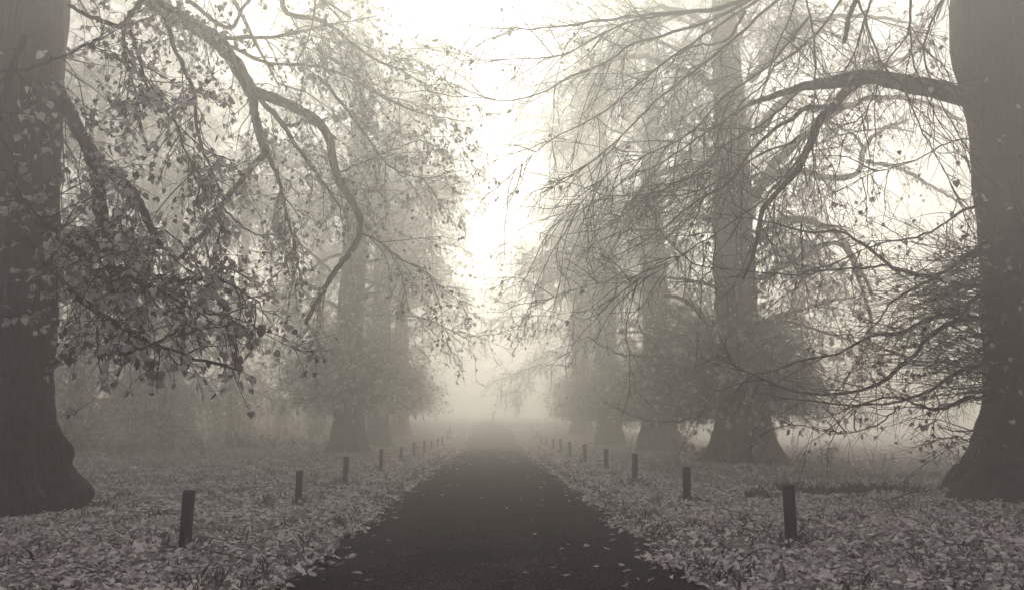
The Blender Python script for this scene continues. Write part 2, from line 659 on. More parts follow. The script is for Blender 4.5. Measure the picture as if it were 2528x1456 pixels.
ORD = ['first', 'second', 'third', 'fourth', 'fifth', 'sixth', 'seventh', 'eighth', 'ninth', 'tenth', 'eleventh', 'twelfth', 'thirteenth']
LY_ = [10.1, 15.9, 20.5, 27.3, 33.6, 39.2, 44.6, 50, 55.5, 61, 67, 73]
RY_ = [10.35, 15.7, 21.7, 27.3, 32.7, 38.7, 45.2, 50, 56, 62, 69, 76]
post0 = None
for side, lst, px in (('left', LY_, -3.71), ('right', RY_, 3.80)):
    for i, yy in enumerate(lst):
        lab = f'{ORD[i]} dark wooden post from the front on the {side} verge'
        if i == 0:
            lab = ('nearest dark post standing in leaves on the left verge' if side == 'left'
                   else 'nearest square post in leaves on the right verge')
        if post0 is None:
            o = post0 = make_post(lab)
        else:
            o = post0.copy()
            C.objects.link(o)
            o['label'] = lab
        xx = px + rng.normal(0, .03)
        o.location = (xx, yy, float(ground_z(xx, yy)))
        o.rotation_euler = (rng.normal(0, .018), rng.normal(0, .018), rng.normal(.15, .2))
        o.scale = (1, 1, 1 + rng.normal(0, .06))


pg = np.random.default_rng(91)
mb = MB()
fx = np.array([-3.71] * len(LY_) + [3.80] * len(RY_))
fy = np.array(LY_ + RY_)
for _ in range(5):
    grass(mb, fx + pg.normal(0, .11, len(fx)), fy + pg.normal(0, .11, len(fx)), 7, .13, .05, pg)
tag(mb.build('tuft_grass', M_grass, smooth=False), 'grass tufts left unmown around the feet of the posts', 'grass', kind='stuff')

# ------------------------------------------------------------------ trees
def trunk_mesh(mb, r0, flare, H, rtop, rg, bumps=(), k=64, rows=90, fl_h=.62, lobes=7, lobe_amp=.16, wob=.10, relief=0.0, lean=(0, 0), tp=1.6):
    z = np.concatenate([np.linspace(-.25, 3.2, rows // 2), np.linspace(3.25, H, rows // 2)])
    th = np.arange(k) * 2 * np.pi / k
    Z, T = np.meshgrid(z, th, indexing='ij')
    zz = np.maximum(Z, 0)
    base = r0 + (rtop - r0) * (zz / H) ** tp
    fl = np.exp(-zz / fl_h)
    ph = rg.uniform(0, 6.28, 8)
    lob = (np.cos(lobes * T + ph[0]) * .5 + np.cos((lobes - 3) * T + ph[1]) * .35 + np.cos(2 * T + ph[2]) * .3)
    rr = base + flare * fl * (1 + .32 * lob) + lobe_amp * r0 * lob * np.exp(-zz / 2.8)
    rr += base * .035 * (np.cos(5 * T + ph[3] + .25 * Z) + np.cos(9 * T + ph[4] - .2 * Z) * .6)
    rr += base * .03 * np.sin(1.9 * Z + 2 * T + ph[5]) + base * .02 * np.sin(4.3 * Z - 3 * T + ph[6])
    for (bz, bt, sz, st, amp) in bumps:
        dt = np.angle(np.exp(1j * (T - bt)))
        rr += amp * np.exp(-((Z - bz) / sz) ** 2 - (dt / st) ** 2)
    if relief:
        wv = 6 * np.sin(T + .3 * Z) + 3 * np.sin(3 * T - .5 * Z + 1) + .8 * np.sin(2.3 * Z + 4 * T) + .5 * np.sin(5.1 * Z - 7 * T)
        rid = np.abs(np.sin(21 * T + wv * .55)) ** .7 + .5 * np.abs(np.sin(34 * T - wv * .8 + 1.7 * np.sin(1.1 * Z))) ** .6
        rr += relief * (rid - .8) + rg.normal(0, relief * .22, rr.shape)
        rr += np.exp(-zz / 1.1) * (.035 * np.sin(11 * T + 3 * Z) + .04 * np.sin(7 * T - 6 * Z + 1) + .03 * np.sin(15 * T + 9 * Z))
        for q_ in range(90):
            bz, bt = (rg.uniform(.2, 9) if q_ < 46 else rg.uniform(0, 1.6)), rg.uniform(0, 6.28)
            dt = np.angle(np.exp(1j * (T - bt)))
            rr += rg.uniform(.02, .07) * np.exp(-((Z - bz) / rg.uniform(.08, .3)) ** 2 - (dt / rg.uniform(.08, .22)) ** 2)
    cx = wob * np.sin(Z * .35 + ph[7]) * np.clip(Z / 4, 0, 1)
    cy_ = wob * np.cos(Z * .29 + ph[6]) * np.clip(Z / 4, 0, 1)
    V = np.stack([cx + lean[0] * zz + rr * np.cos(T), cy_ + lean[1] * zz + rr * np.sin(T), Z], -1).reshape(-1, 3)
    i = np.arange(len(z) * k).reshape(len(z), k)
    F = np.stack([i[:-1], np.roll(i[:-1], -1, 1), np.roll(i[1:], -1, 1), i[1:]], -1).reshape(-1, 4)
    mb.add(V, [F, i[-1:]])


def rand_dir(n, rg, e0, e1, az=None):
    a = rg.uniform(0, 2 * np.pi, n) if az is None else az
    e = rg.uniform(e0, e1, n)
    return np.stack([np.cos(a) * np.cos(e), np.sin(a) * np.cos(e), np.sin(e)], -1)


def full_crown(root, rg, H, r0, nl=22, z0=4.2, z1=None, L=(4, 7.5), sub=1.6, tw=3.0, leaf=3.0, thick=1.0, lsize=.14, simple=True,
               bark=None, leafm=None, fine=True, droop=.10, tk=3, az=None, lrad=1.0):
    """limbs arching out and drooping, side branches, twigs and leaves, as parts of root"""
    bark = bark or M_bark
    z1 = z1 or H * .92
    zz = np.linspace(z0, z1, nl) + rg.normal(0, .25, nl)
    az = np.arange(nl) * 2.4 + rg.normal(0, .35, nl) if az is None else az(nl, rg)
    el = np.interp(zz, [z0, z1], [.4, .9]) + rg.normal(0, .25, nl)
    d = np.stack([np.cos(az) * np.cos(el), np.sin(az) * np.cos(el), np.sin(el)], -1)
    Ls = rg.uniform(L[0], L[1], nl) * np.interp(zz, [z0, z0 + 3, z1], [.85, 1.0, .85])
    p = np.stack([0 * zz, 0 * zz, zz], -1) + d * r0 * .35
    LP = grow(p, d, Ls, 12, .09, droop, rg)
    LR = taper(12, lrad * np.interp(zz, [z0, z1], [.16, .08]) * rg.uniform(.6, 1.3, nl), .02, nl)
    for q in range(nl):
        m = MB()
        tubes(m, LP[q:q + 1], LR[q:q + 1], 8)
        m.build('limb', bark, root)
    p1, d1, i1, t1 = spawn(LP, sub, .2, 1.0, .5, 1.2, rg, .7)
    B1 = grow(p1, d1, rg.uniform(1.2, 3.0, len(p1)), 8, .12, droop * 1.3, rg)
    p2, d2, i2, t2 = spawn(B1, tw, .1, 1.0, .4, 1.1, rg)
    B2 = grow(p2, d2, rg.uniform(.5, 1.5, len(p2)), 6, .14, .10, rg)
    mb = MB()
    tubes(mb, B1, taper(8, .028, .008, len(B1)), 4)
    tubes(mb, B2, taper(6, .009 * thick, .005 * thick, len(B2)), tk)
    last = B2
    if fine:
        p3, d3, i3, t3 = spawn(B2, tw * .9, .1, 1.0, .4, 1.1, rg)
        B3 = grow(p3, d3, rg.uniform(.25, .8, len(p3)), 4, .15, .08, rg)
        tubes(mb, B3, taper(4, .006 * thick, .004 * thick, len(B3)), 3)
        last = np.concatenate([B2[:, [0, 2, 4, 5]], B3])
    mb.build('twigs', M_twig, root)
    if leaf > 0:
        mb = MB()
        hang_leaves(mb, last, leaf, lsize, rg, simple=simple)
        if mb.n:
            mb.build('foliage', leafm or M_leaf_pale, root, smooth=False)
    return LP


def skirt(root, rg, n, z0, z1, L, r0, leaf, lsize, tw=2.5, droop=.05, az=None, leafm=None, simple=True, e=(-.15, .75), bark=None, rad=.02, l3=True, name='basal_shoots', floor=1.75):
    """dense skirt of shoots growing from the burred lower trunk"""
    a = rg.uniform(0, 2 * np.pi, n) if az is None else az(n, rg)
    zz = z0 + (z1 - z0) * rg.random(n) ** 1.2
    el = rg.uniform(e[0], e[1], n)
    d = np.stack([np.cos(a) * np.cos(el), np.sin(a) * np.cos(el), np.sin(el)], -1)
    p = np.stack([np.cos(a) * r0 * .85, np.sin(a) * r0 * .85, zz], -1)
    Ls = rg.uniform(L[0], L[1], n) * np.interp(zz, [z0, z1], [1.0, .75])
    B1 = grow(p, d, Ls, 9, .11, droop, rg, lift=.02)
    B1[..., 2] = np.maximum(B1[..., 2], floor + rg.random(B1.shape[:1])[:, None] * .6)
    p2, d2, _, _ = spawn(B1, tw, .12, 1, .4, 1.2, rg)
    B2 = grow(p2, d2, rg.uniform(.4, 1.3, len(p2)), 6, .16, .05, rg)
    mb = MB()
    tubes(mb, B1, taper(9, rad * rg.uniform(.6, 1.5, n), .005, n), 4)
    tubes(mb, B2, taper(6, .008, .003, len(B2)), 3)
    last = B2
    if l3:
        p3, d3, _, _ = spawn(B2, tw, .1, 1, .4, 1.2, rg)
        B3 = grow(p3, d3, rg.uniform(.2, .6, len(p3)), 4, .18, .04, rg)
        tubes(mb, B3, taper(4, .005, .0025, len(B3)), 3)
        last = np.concatenate([B2[:, [0, 2, 4, 5]], B3])
    mb.build(name, bark or M_twig, root)
    if leaf > 0:
        mb = MB()
        hang_leaves(mb, last, leaf, lsize, rg, simple=simple)
        if mb.n:
            mb.build('shoot_leaves', leafm or M_leaf_pale, root, smooth=False)


def traced(root, curves, rg, name='limb', n=26, k=10, wob=.02, bark=None):
    """limbs traced as curves [(px,py),...], y0, y1, r0, r1 -> list of world polylines, each its own part"""
    out = []
    for (pts, y0, y1, r0, r1) in curves:
        m = len(pts)
        yy = np.linspace(y0, y1, m)
        w_ = np.array([P(a, b, c) for (a, b), c in zip(pts, yy)])
        c = crom(w_, n)
        c[1:-1] += rg.normal(0, wob * .5, (n - 2, 3))
        c -= np.array(root.location)
        r = taper(n, r0, r1, 1) * (1 + rg.normal(0, .07, (1, n)))
        mb = MB()
        tubes(mb, c[None], r, k, cap=True)
        mb.build(name, bark or M_bark, root)
        out.append(c)
    return out


# ---------------- big left tree
rg = np.random.default_rng(21)
TLx, TLy = -8.58, 14.4
TL = thing('lime_tree', 'big leafy lime tree with burred base at the left edge', 'tree', (TLx, TLy, 0), 'lime trees of the avenue')
mb = MB()
trunk_mesh(mb, .80, .16, 28, .06, rg, fl_h=.5, wob=.04, lean=(-.05, 0), relief=.03, k=260, rows=360,
           bumps=[(1.0, .5, .34, .55, .20), (.28, .5, .40, .40, .56), (.75, -.9, .4, .4, .16), (.2, -1.5, .3, .35, .34),
                  (.22, -.55, .28, .3, .42), (.5, -.2, .3, .25, .12), (4.7, .4, .7, .5, .12), (1.6, -.6, .25, .25, .08)])
mb.build('trunk', M_bark, TL)

left_main = [
    # limbs close to the trunk
    ([(110, 200), (150, 240), (190, 320), (215, 360), (235, 420), (250, 500), (262, 590), (265, 665)], 13.6, 11.6, .15, .055),
    ([(242, 408), (300, 450), (345, 500), (370, 560), (395, 608)], 12.4, 11.2, .085, .045),
    ([(320, 488), (295, 537), (271, 575), (243, 620), (222, 662)], 11.4, 11.2, .035, .015),
    ([(236, 474), (243, 526), (257, 585), (267, 648), (272, 700), (288, 752), (330, 800)], 11.8, 10.6, .06, .02),
    ([(236, 870), (278, 872), (313, 870), (347, 860), (375, 849), (410, 835), (438, 814)], 10.2, 9.4, .03, .012),
    # big pale limb arching away
    ([(300, -80), (370, 0), (470, 60), (545, 110), (600, 190), (625, 235)], 17.0, 18.0, .20, .15),
    ([(622, 225), (630, 290), (645, 340), (655, 385)], 18.0, 17.6, .11, .10),
    ([(655, 380), (600, 440), (545, 510), (500, 580), (430, 650), (390, 695)], 17.6, 16.4, .075, .035),
    ([(660, 380), (690, 450), (710, 540), (730, 620), (742, 700)], 17.6, 17.2, .05, .02),
    ([(625, 225), (700, 255), (770, 290), (810, 340), (830, 430), (870, 500), (890, 548)], 18.0, 18.8, .13, .085),
    ([(890, 545), (880, 600), (820, 680), (780, 750), (755, 800)], 18.8, 18.4, .08, .05),
    ([(640, 240), (655, 260), (700, 310), (730, 360), (790, 440), (840, 510)], 18.1, 18.2, .07, .025),
    ([(700, 312), (735, 308), (750, 297), (790, 315)], 18.2, 18.6, .04, .03),
    # secondary branches, hanging
    ([(392, -10), (417, 80), (438, 139), (465, 195), (481, 229), (483, 288), (497, 361), (521, 417), (538, 451), (552, 506)], 14.0, 13.0, .05, .016),
    ([(302, 69), (309, 139), (323, 194), (347, 257)], 12.0, 11.8, .03, .012),
    ([(319, 76), (344, 139), (361, 208), (392, 260), (434, 306), (451, 354), (472, 410), (493, 462)], 12.2, 12.0, .03, .01),
    ([(170, 15), (208, 35), (264, 56), (302, 66), (320, 35), (344, 14), (350, -30)], 12.0, 12.6, .03, .05),
    ([(0, 177), (70, 170), (142, 146), (201, 118), (243, 94), (264, 69)], 11.0, 11.6, .025, .01),
    ([(788, 191), (834, 243), (868, 288), (902, 333), (930, 375), (961, 410), (1010, 434), (1069, 441)], 18.4, 19.6, .045, .012),
    ([(780, 120), (830, 153), (882, 188), (920, 222), (986, 257), (1034, 278), (1150, 300)], 18.8, 20.5, .05, .012),
    ([(556, 94), (677, 92), (781, 69), (868, 52), (930, 40)], 17.4, 19.5, .05, .015),
    ([(695, -20), (708, 35), (792, 52), (868, 104), (930, 150), (1000, 180), (1060, 215)], 17.6, 19.8, .07, .014),
    ([(570, 115), (660, 156), (775, 163), (868, 194), (940, 240), (1010, 270)], 17.6, 19.4, .045, .012),
    ([(440, -20), (560, 70), (600, 20), (640, -30)], 16.5, 17.5, .05, .03),
    ([(830, 430), (900, 400), (985, 365), (1035, 345)], 18.7, 20.0, .03, .012),
    ([(885, 570), (940, 600), (990, 640), (1040, 660), (1075, 690)], 18.8, 19.4, .03, .010),
    ([(60, 90), (20, 200), (-10, 330)], 11.0, 10.6, .05, .03),
    ([(30, 470), (90, 540), (160, 600), (230, 640), (330, 690), (420, 730)], 12.0, 9.6, .06, .015),
    ([(40, 560), (120, 660), (200, 740), (290, 800), (380, 850), (470, 880), (560, 900)], 12.2, 9.4, .06, .012),
    ([(110, 620), (220, 700), (330, 720), (460, 690), (560, 700), (640, 745)], 12.5, 10.5, .05, .012),
    ([(20, 440), (60, 500), (120, 560), (180, 590)], 11.5, 10.5, .05, .015),
    ([(420, 735), (500, 770), (560, 780), (620, 820)], 10.5, 10.4, .02, .01),
    ([(545, 508), (600, 560), (640, 580), (720, 575)], 17.4, 17.4, .03, .01),
    ([(500, 580), (520, 640), (560, 660), (640, 700)], 17.0, 16.0, .035, .01),
]
LC = traced(TL, left_main, rg)
# tapering knob and tuft at the broken limb end (755,800)
SEL_near = [0, 1, 2, 3, 4, 14, 15, 16, 17, 26, 27, 28, 29, 30, 31]
SEL_mid = [13, 23, 7, 32, 33]
SEL_far = [5, 6, 8, 9, 10, 11, 12, 18, 19, 20, 21, 22, 24, 25]


def dress(root, curves, rg, d1, L1, d2, L2, leafd, lsize, rad, flat=.8, down=.15, droop=.06, t0=.1, d3=0.0, leafm=None, nleaf=None, mbt=None, mbl=None, simple=False, tleaf=.2, zmin=-9):
    A = np.stack(curves)
    p, d, _, _ = spawn(A, d1, t0, 1, .4, 1.2, rg, flat, down)
    B1 = grow(p, d, rg.uniform(L1[0], L1[1], len(p)), 9, .13, droop, rg)
    B1 = B1[B1[:, -1, 2] > zmin]
    p, d, _, _ = spawn(B1, d2, .12, 1, .4, 1.1, rg, 1, down)
    B2 = grow(p, d, rg.uniform(L2[0], L2[1], len(p)), 6, .15, droop, rg)
    tubes(mbt, B1, taper(9, rad * rg.uniform(.6, 1.4, len(B1)), .0045, len(B1)), 5)
    tubes(mbt, B2, taper(6, .0065, .003, len(B2)), 3)
    last = np.concatenate([B2, B1[:, [0, 2, 4, 6, 7, 8]]])
    if d3:
        p, d, _, _ = spawn(B2, d3, .1, 1, .4, 1.1, rg, 1, down)
        B3 = grow(p, d, rg.uniform(.15, .5, len(p)), 4, .15, droop, rg)
        tubes(mbt, B3, taper(4, .0045, .0025, len(B3)), 3)
        last = np.concatenate([last[:, [0, 2, 4, 5]], B3])
    hang_leaves(mbl, last, leafd, lsize, rg, tleaf, simple)


twl, lfl = MB(), MB()
dress(TL, [LC[i] for i in SEL_near], rg, 6.6, (.4, 1.4), 4.8, (.2, .7), 5.6, .085, .011, mbt=twl, mbl=lfl, d3=1.5, droop=.035, down=.05, zmin=1.8)
dress(TL, [LC[i] for i in SEL_mid], rg, 4.4, (.5, 1.6), 4.2, (.3, .8), 4.2, .085, .012, mbt=twl, mbl=lfl, d3=1.5)
dress(TL, [LC[i] for i in SEL_far], rg, 5.0, (.6, 2.0), 4.2, (.3, .9), 4.4, .082, .013, mbt=twl, mbl=lfl, d3=1.8)
twl.build('twigs', M_twig, TL)
lfl.build('foliage', M_leaf, TL, smooth=False)
full_crown(TL, rg, 27, .8, nl=26, z0=11.5, L=(5, 9), sub=1.6, tw=2.2, leaf=3.0, lsize=.15, leafm=M_leaf, fine=True)

# ---------------- big right tree
rg = np.random.default_rng(33)
TRx, TRy = 11.68, 17.0
TR = thing('lime_tree', 'big dark bare lime trunk at the right edge with one crooked limb', 'tree', (TRx, TRy, 0), 'lime trees of the avenue')
mb = MB()
trunk_mesh(mb, .79, 1.12, 29, .08, rg, fl_h=1.05, lobe_amp=.05, wob=.03, relief=.018, k=260, rows=360, bumps=[(10.6, 3.14, 1.7, 2.6, .30), (8.85, 3.3, .35, .45, .12)])
mb.build('trunk', M_bark, TR)
right_main = [
    ([(2420, 245), (2370, 235), (2300, 218), (2230, 207), (2180, 193), (2120, 190), (2060, 205), (1990, 212), (1920, 235), (1850, 258)], 16.6, 16.0, .25, .045),
    ([(1850, 258), (1800, 290), (1740, 330), (1690, 365), (1600, 420), (1530, 450)], 16.0, 15.2, .035, .008),
    ([(2140, 192), (2095, 220), (2062, 262), (2020, 300), (1998, 360), (1965, 425), (1905, 488), (1876, 535), (1868, 600), (1835, 690)], 16.3, 15.4, .12, .025),
    ([(2058, 262), (1990, 268), (1960, 290), (1900, 330), (1850, 380), (1800, 450), (1730, 490), (1640, 560), (1560, 620)], 16.2, 15.0, .055, .008),
    # thin branches hanging from the crown above
    ([(1985, -20), (2006, 76), (2013, 139), (2010, 243), (2003, 347), (2010, 452), (1975, 560)], 14.6, 14.2, .022, .006),
    ([(1972, -20), (1947, 52), (1923, 104), (1902, 167), (1888, 215), (1850, 300), (1780, 400)], 14.8, 14.2, .024, .006),
    ([(2090, -20), (2034, 62), (2006, 94), (1961, 132), (1909, 167), (1885, 208), (1826, 260), (1790, 340), (1750, 430)], 15.0, 14.2, .03, .006),
    ([(2118, -20), (2097, 42), (2090, 75), (2084, 108)], 14.4, 14.4, .05, .042),
    ([(2160, -20), (2131, 59), (2110, 130), (2070, 200), (2030, 270), (1960, 350)], 14.6, 14.4, .026, .006),
    ([(2246, -20), (2243, 76), (2180, 167), (2145, 264), (2104, 312), (2060, 380)], 14.6, 14.2, .025, .006),
    ([(2114, -20), (2173, 149), (2229, 215), (2274, 320), (2336, 431), (2368, 504)], 14.4, 13.9, .024, .006),
    ([(2246, 69), (2256, 156), (2319, 302), (2388, 396)], 14.4, 14.2, .018, .006),
    ([(1880, -15), (1770, 22), (1698, 30), (1594, 38), (1489, 52), (1420, 61), (1316, 71), (1211, 69), (1142, 62)], 15.8, 14.4, .055, .006),
    ([(1690, 32), (1600, 45), (1524, 66), (1420, 122), (1371, 139), (1246, 149), (1156, 160)], 15.5, 14.2, .03, .006),
    ([(1870, -10), (1800, 30), (1700, 70), (1560, 110), (1507, 150), (1399, 195), (1337, 230), (1239, 250), (1152, 240)], 15.8, 14.0, .04, .006),
    ([(1900, -20), (1780, 60), (1660, 140), (1560, 220), (1470, 290), (1370, 340), (1270, 420)], 15.6, 14.0, .035, .006),
    ([(1930, -10), (1820, 90), (1720, 170), (1620, 250), (1520, 350), (1420, 430), (1330, 480)], 15.4, 14.0, .035, .006),
    ([(1840, 30), (1790, 100), (1700, 120), (1620, 190)], 15.5, 15.0, .035, .01),
    ([(2000, 40), (1900, 160), (1800, 230), (1700, 330), (1600, 380), (1500, 430), (1420, 520)], 15.4, 14.0, .03, .006),
    ([(1990, 210), (1890, 300), (1790, 360), (1700, 440), (1600, 480), (1480, 490), (1400, 560)], 15.9, 14.3, .028, .006),
    ([(1960, 350), (1880, 380), (1800, 430), (1700, 480), (1600, 490), (1500, 560), (1390, 580)], 15.4, 14.0, .022, .005),
    ([(1998, 360), (1900, 480), (1820, 540), (1700, 620), (1580, 690), (1470, 700)], 15.6, 14.2, .022, .005),
    ([(2330, -10), (2280, 120), (2320, 250), (2370, 330)], 15.2, 15.0, .03, .008),
    # low limbs of the trunk
    ([(2440, 706), (2368, 703), (2319, 689), (2249, 675), (2194, 655), (2145, 613), (2107, 589), (2076, 571), (2006, 575), (1961, 566), (1867, 543), (1763, 526)], 16.6, 15.0, .055, .007),
    ([(2194, 655), (2128, 662), (2041, 668), (1972, 679), (1833, 668), (1728, 658)], 16.0, 15.0, .03, .006),
    ([(2430, 600), (2413, 613), (2336, 668), (2249, 717), (2197, 748), (2173, 787), (2138, 821)], 16.4, 15.4, .05, .012),
    ([(2440, 710), (2423, 724), (2354, 773), (2284, 787), (2232, 818), (2145, 832), (2076, 870), (1972, 891), (1920, 912), (1850, 922), (1808, 898), (1774, 873)], 16.4, 14.6, .05, .007),
    ([(2450, 785), (2433, 787), (2364, 790), (2319, 814), (2274, 849), (2263, 870), (2180, 939), (2128, 960), (2059, 974), (1972, 967), (1885, 936), (1860, 922), (1740, 890)], 16.3, 14.6, .06, .006),
    ([(2450, 1050), (2434, 1056), (2357, 1063), (2315, 1049)], 16.4, 15.8, .022, .006),
    ([(2450, 1066), (2430, 1074), (2392, 1088), (2357, 1077), (2294, 1088)], 16.2, 15.6, .022, .008),
    ([(2210, 1010), (2203, 1021), (2147, 1056), (2060, 1070), (1990, 1050)], 15.6, 15.2, .016, .005),
    ([(2440, 900), (2380, 910), (2300, 960), (2220, 990), (2100, 1000), (1980, 985), (1880, 990)], 16.3, 15.0, .04, .006),
    ([(2440, 980), (2380, 985), (2320, 1010), (2270, 1000), (2200, 980), (2080, 1010)], 16.2, 15.2, .045, .008),
    ([(2430, 500), (2380, 520), (2280, 580), (2180, 600), (2080, 640), (1960, 720)], 16.4, 15.0, .03, .006),
    ([(2420, 340), (2350, 350), (2250, 400), (2150, 430), (2050, 480)], 16.5, 15.4, .022, .006),
]
RC = traced(TR, right_main, rg)
twl, lfl = MB(), MB()
thin = [i for i in range(1, 23) if i not in (7, 17)]
low = list(range(23, len(RC)))
dress(TR, [RC[i] for i in thin + [0]], rg, 4.2, (.7, 2.4), 3.4, (.3, 1.1), .13, .085, .010, mbt=twl, mbl=lfl, d3=1.2, down=.1, droop=.05)
dress(TR, [RC[i] for i in low], rg, 3.6, (.5, 1.9), 3.0, (.3, 1.0), .45, .095, .011, mbt=twl, mbl=lfl, d3=1.5, down=.02, droop=.03)
twl.build('twigs', M_twig, TR)
lfl.build('foliage', M_leaf, TR, smooth=False)
skirt(TR, rg, 330, 2.2, 5.4, (.8, 3.6), .8, .3, .10, tw=2.4, droop=.04, e=(-.2, .7), rad=.014, simple=False, leafm=M_leaf,
      az=lambda n, g_: g_.uniform(1.9, 5.4, n))
full_crown(TR, rg, 27, .95, nl=26, z0=13, L=(5, 9), sub=1.7, tw=2.4, leaf=1.2, lsize=.15, leafm=M_leaf, fine=True)


# ---------------- right row, second tree
rg = np.random.default_rng(44)
M1 = thing('lime_tree', 'large lime tree with wide flared base and arching bare limbs, second in the right row', 'tree', (10.15, 32.4, 0), 'lime trees of the avenue')
mb = MB()
trunk_mesh(mb, .92, .95, 30, .06, rg, fl_h=.72, lobe_amp=.05, wob=.08, relief=.02, k=160, rows=240)
mb.build('trunk', M_bark, M1)
m1_curves = [
    ([(1845, 540), (1900, 420), (1990, 330), (2080, 270), (2180, 240), (2300, 260), (2380, 300)], 32.4, 31.0, .24, .06),
    ([(1860, 600), (1930, 545), (1990, 545), (2060, 570), (2110, 640), (2160, 740)], 32.3, 30.5, .18, .05),
    ([(1850, 480), (1950, 425), (2040, 440), (2108, 432), (2128, 400), (2137, 360), (2180, 320), (2240, 296)], 32.2, 31.0, .20, .06),
    ([(2135, 375), (2110, 335), (2060, 308), (2000, 298)], 31.5, 31.0, .08, .04),
    ([(2138, 400), (2220, 415), (2330, 480), (2400, 520)], 31.6, 31.0, .09, .03),
    ([(1850, 700), (1950, 650), (2050, 600), (2090, 620), (2130, 720), (2150, 820), (2080, 960)], 32.3, 30.5, .13, .03),
    ([(1810, 250), (1700, 180), (1620, 150), (1560, 140), (1480, 160), (1400, 210)], 32.4, 30.5, .20, .05),
    ([(1800, 400), (1650, 420), (1580, 470), (1540, 560), (1500, 640)], 32.4, 30.5, .18, .05),
    ([(1790, 830), (1740, 790), (1690, 740), (1640, 730)], 32.2, 31.0, .14, .06),
    ([(1800, 920), (1740, 900), (1640, 880), (1560, 878), (1500, 860), (1450, 830)], 32.0, 30.5, .10, .03),
    ([(1800, 1010), (1720, 1030), (1620, 1040), (1560, 1025), (1490, 990)], 31.8, 30.5, .07, .02),
    ([(1860, 330), (1960, 230), (2060, 190), (2160, 170), (2260, 130)], 32.4, 31.0, .2, .05),
    ([(1850, 200), (1920, 120), (2000, 60), (2120, 40), (2260, 60)], 32.4, 31.0, .18, .05),
    ([(1800, 150), (1740, 60), (1660, 20), (1560, 30)], 32.4, 31.0, .18, .05),
]
MC = traced(M1, m1_curves, rg, wob=.06)
twl, lfl = MB(), MB()
dress(M1, MC, rg, 2.4, (.8, 2.4), 2.4, (.4, 1.2), .9, .13, .018, mbt=twl, mbl=lfl, d3=1.6, simple=True)
twl.build('twigs', M_twig, M1)
lfl.build('foliage', M_leaf_pale, M1, smooth=False)
full_crown(M1, rg, 29, .9, nl=44, z0=5, L=(5, 9.5), droop=.075, sub=2.9, tw=3.5, leaf=2.6, lsize=.115, thick=1.25, lrad=.5)
skirt(M1, rg, 780, 1.9, 5.6, (1.0, 4.8), .85, .3, .22, tw=2.8, droop=.05)

# ---------------- template for the far right row
rg = np.random.default_rng(55)
M2 = thing('lime_tree', 'foggy lime tree with shouldered stocky base, third in the right row', 'tree', (9.9, 47.5, 0), 'lime trees of the avenue')
mb = MB()
trunk_mesh(mb, .95, .45, 30, .06, rg, fl_h=.7, lobe_amp=.12, wob=.12, k=40, rows=60,
           bumps=[(.75, 3.1, .45, .6, .22), (.75, -.1, .5, .5, .28)])
mb.build('trunk', M_bark, M2)
full_crown(M2, rg, 29, .9, nl=46, z0=6, L=(4.2, 11), droop=.055, sub=2.6, tw=3.0, leaf=1.6, lsize=.15, fine=True, thick=1.6, lrad=.65)
skirt(M2, rg, 380, 1.7, 5.4, (1.0, 4.4), .85, .4, .22, tw=2.6)
dup(M2, (8.6, 59, 0), 2.2, (.92, .92, 1), 'foggy lime tree with narrow flared base, fourth in the right row', 'lime trees of the avenue')
dup(M2, (8.2, 74, float(ground_z(8.2, 74)) - .05), 4.0, (.9, .9, .95), 'faint lime tree deep in the fog, fifth in the right row', 'lime trees of the avenue')

# ---------------- left row
rg = np.random.default_rng(66)
L2 = thing('lime_tree', 'lime tree with leafy skirt above a flared base, second in the left row', 'tree', (-7.6, 43, 0), 'lime trees of the avenue')
mb = MB()
trunk_mesh(mb, .78, .5, 29, .06, rg, fl_h=.7, lobe_amp=.06, wob=.1, k=40, rows=60)
mb.build('trunk', M_bark, L2)
full_crown(L2, rg, 28, .8, nl=46, z0=7, L=(4.2, 10.0), droop=.055, sub=2.4, tw=2.8, leaf=3.0, lsize=.15, fine=True, thick=1.4, lrad=.65)
skirt(L2, rg, 380, 2.5, 6.0, (1.2, 4.8), .7, 1.3, .2, tw=2.4, floor=2.3)
dup(L2, (-8.0, 57, 0), 2.0, .96, 'faint lime tree just behind the leafy skirted one in the left row', 'lime trees of the avenue')
dup(L2, (-8.2, 72, float(ground_z(-8.2, 72)) - .05), 3.6, .95, 'very faint lime tree deep in the fog of the left row', 'lime trees of the avenue')

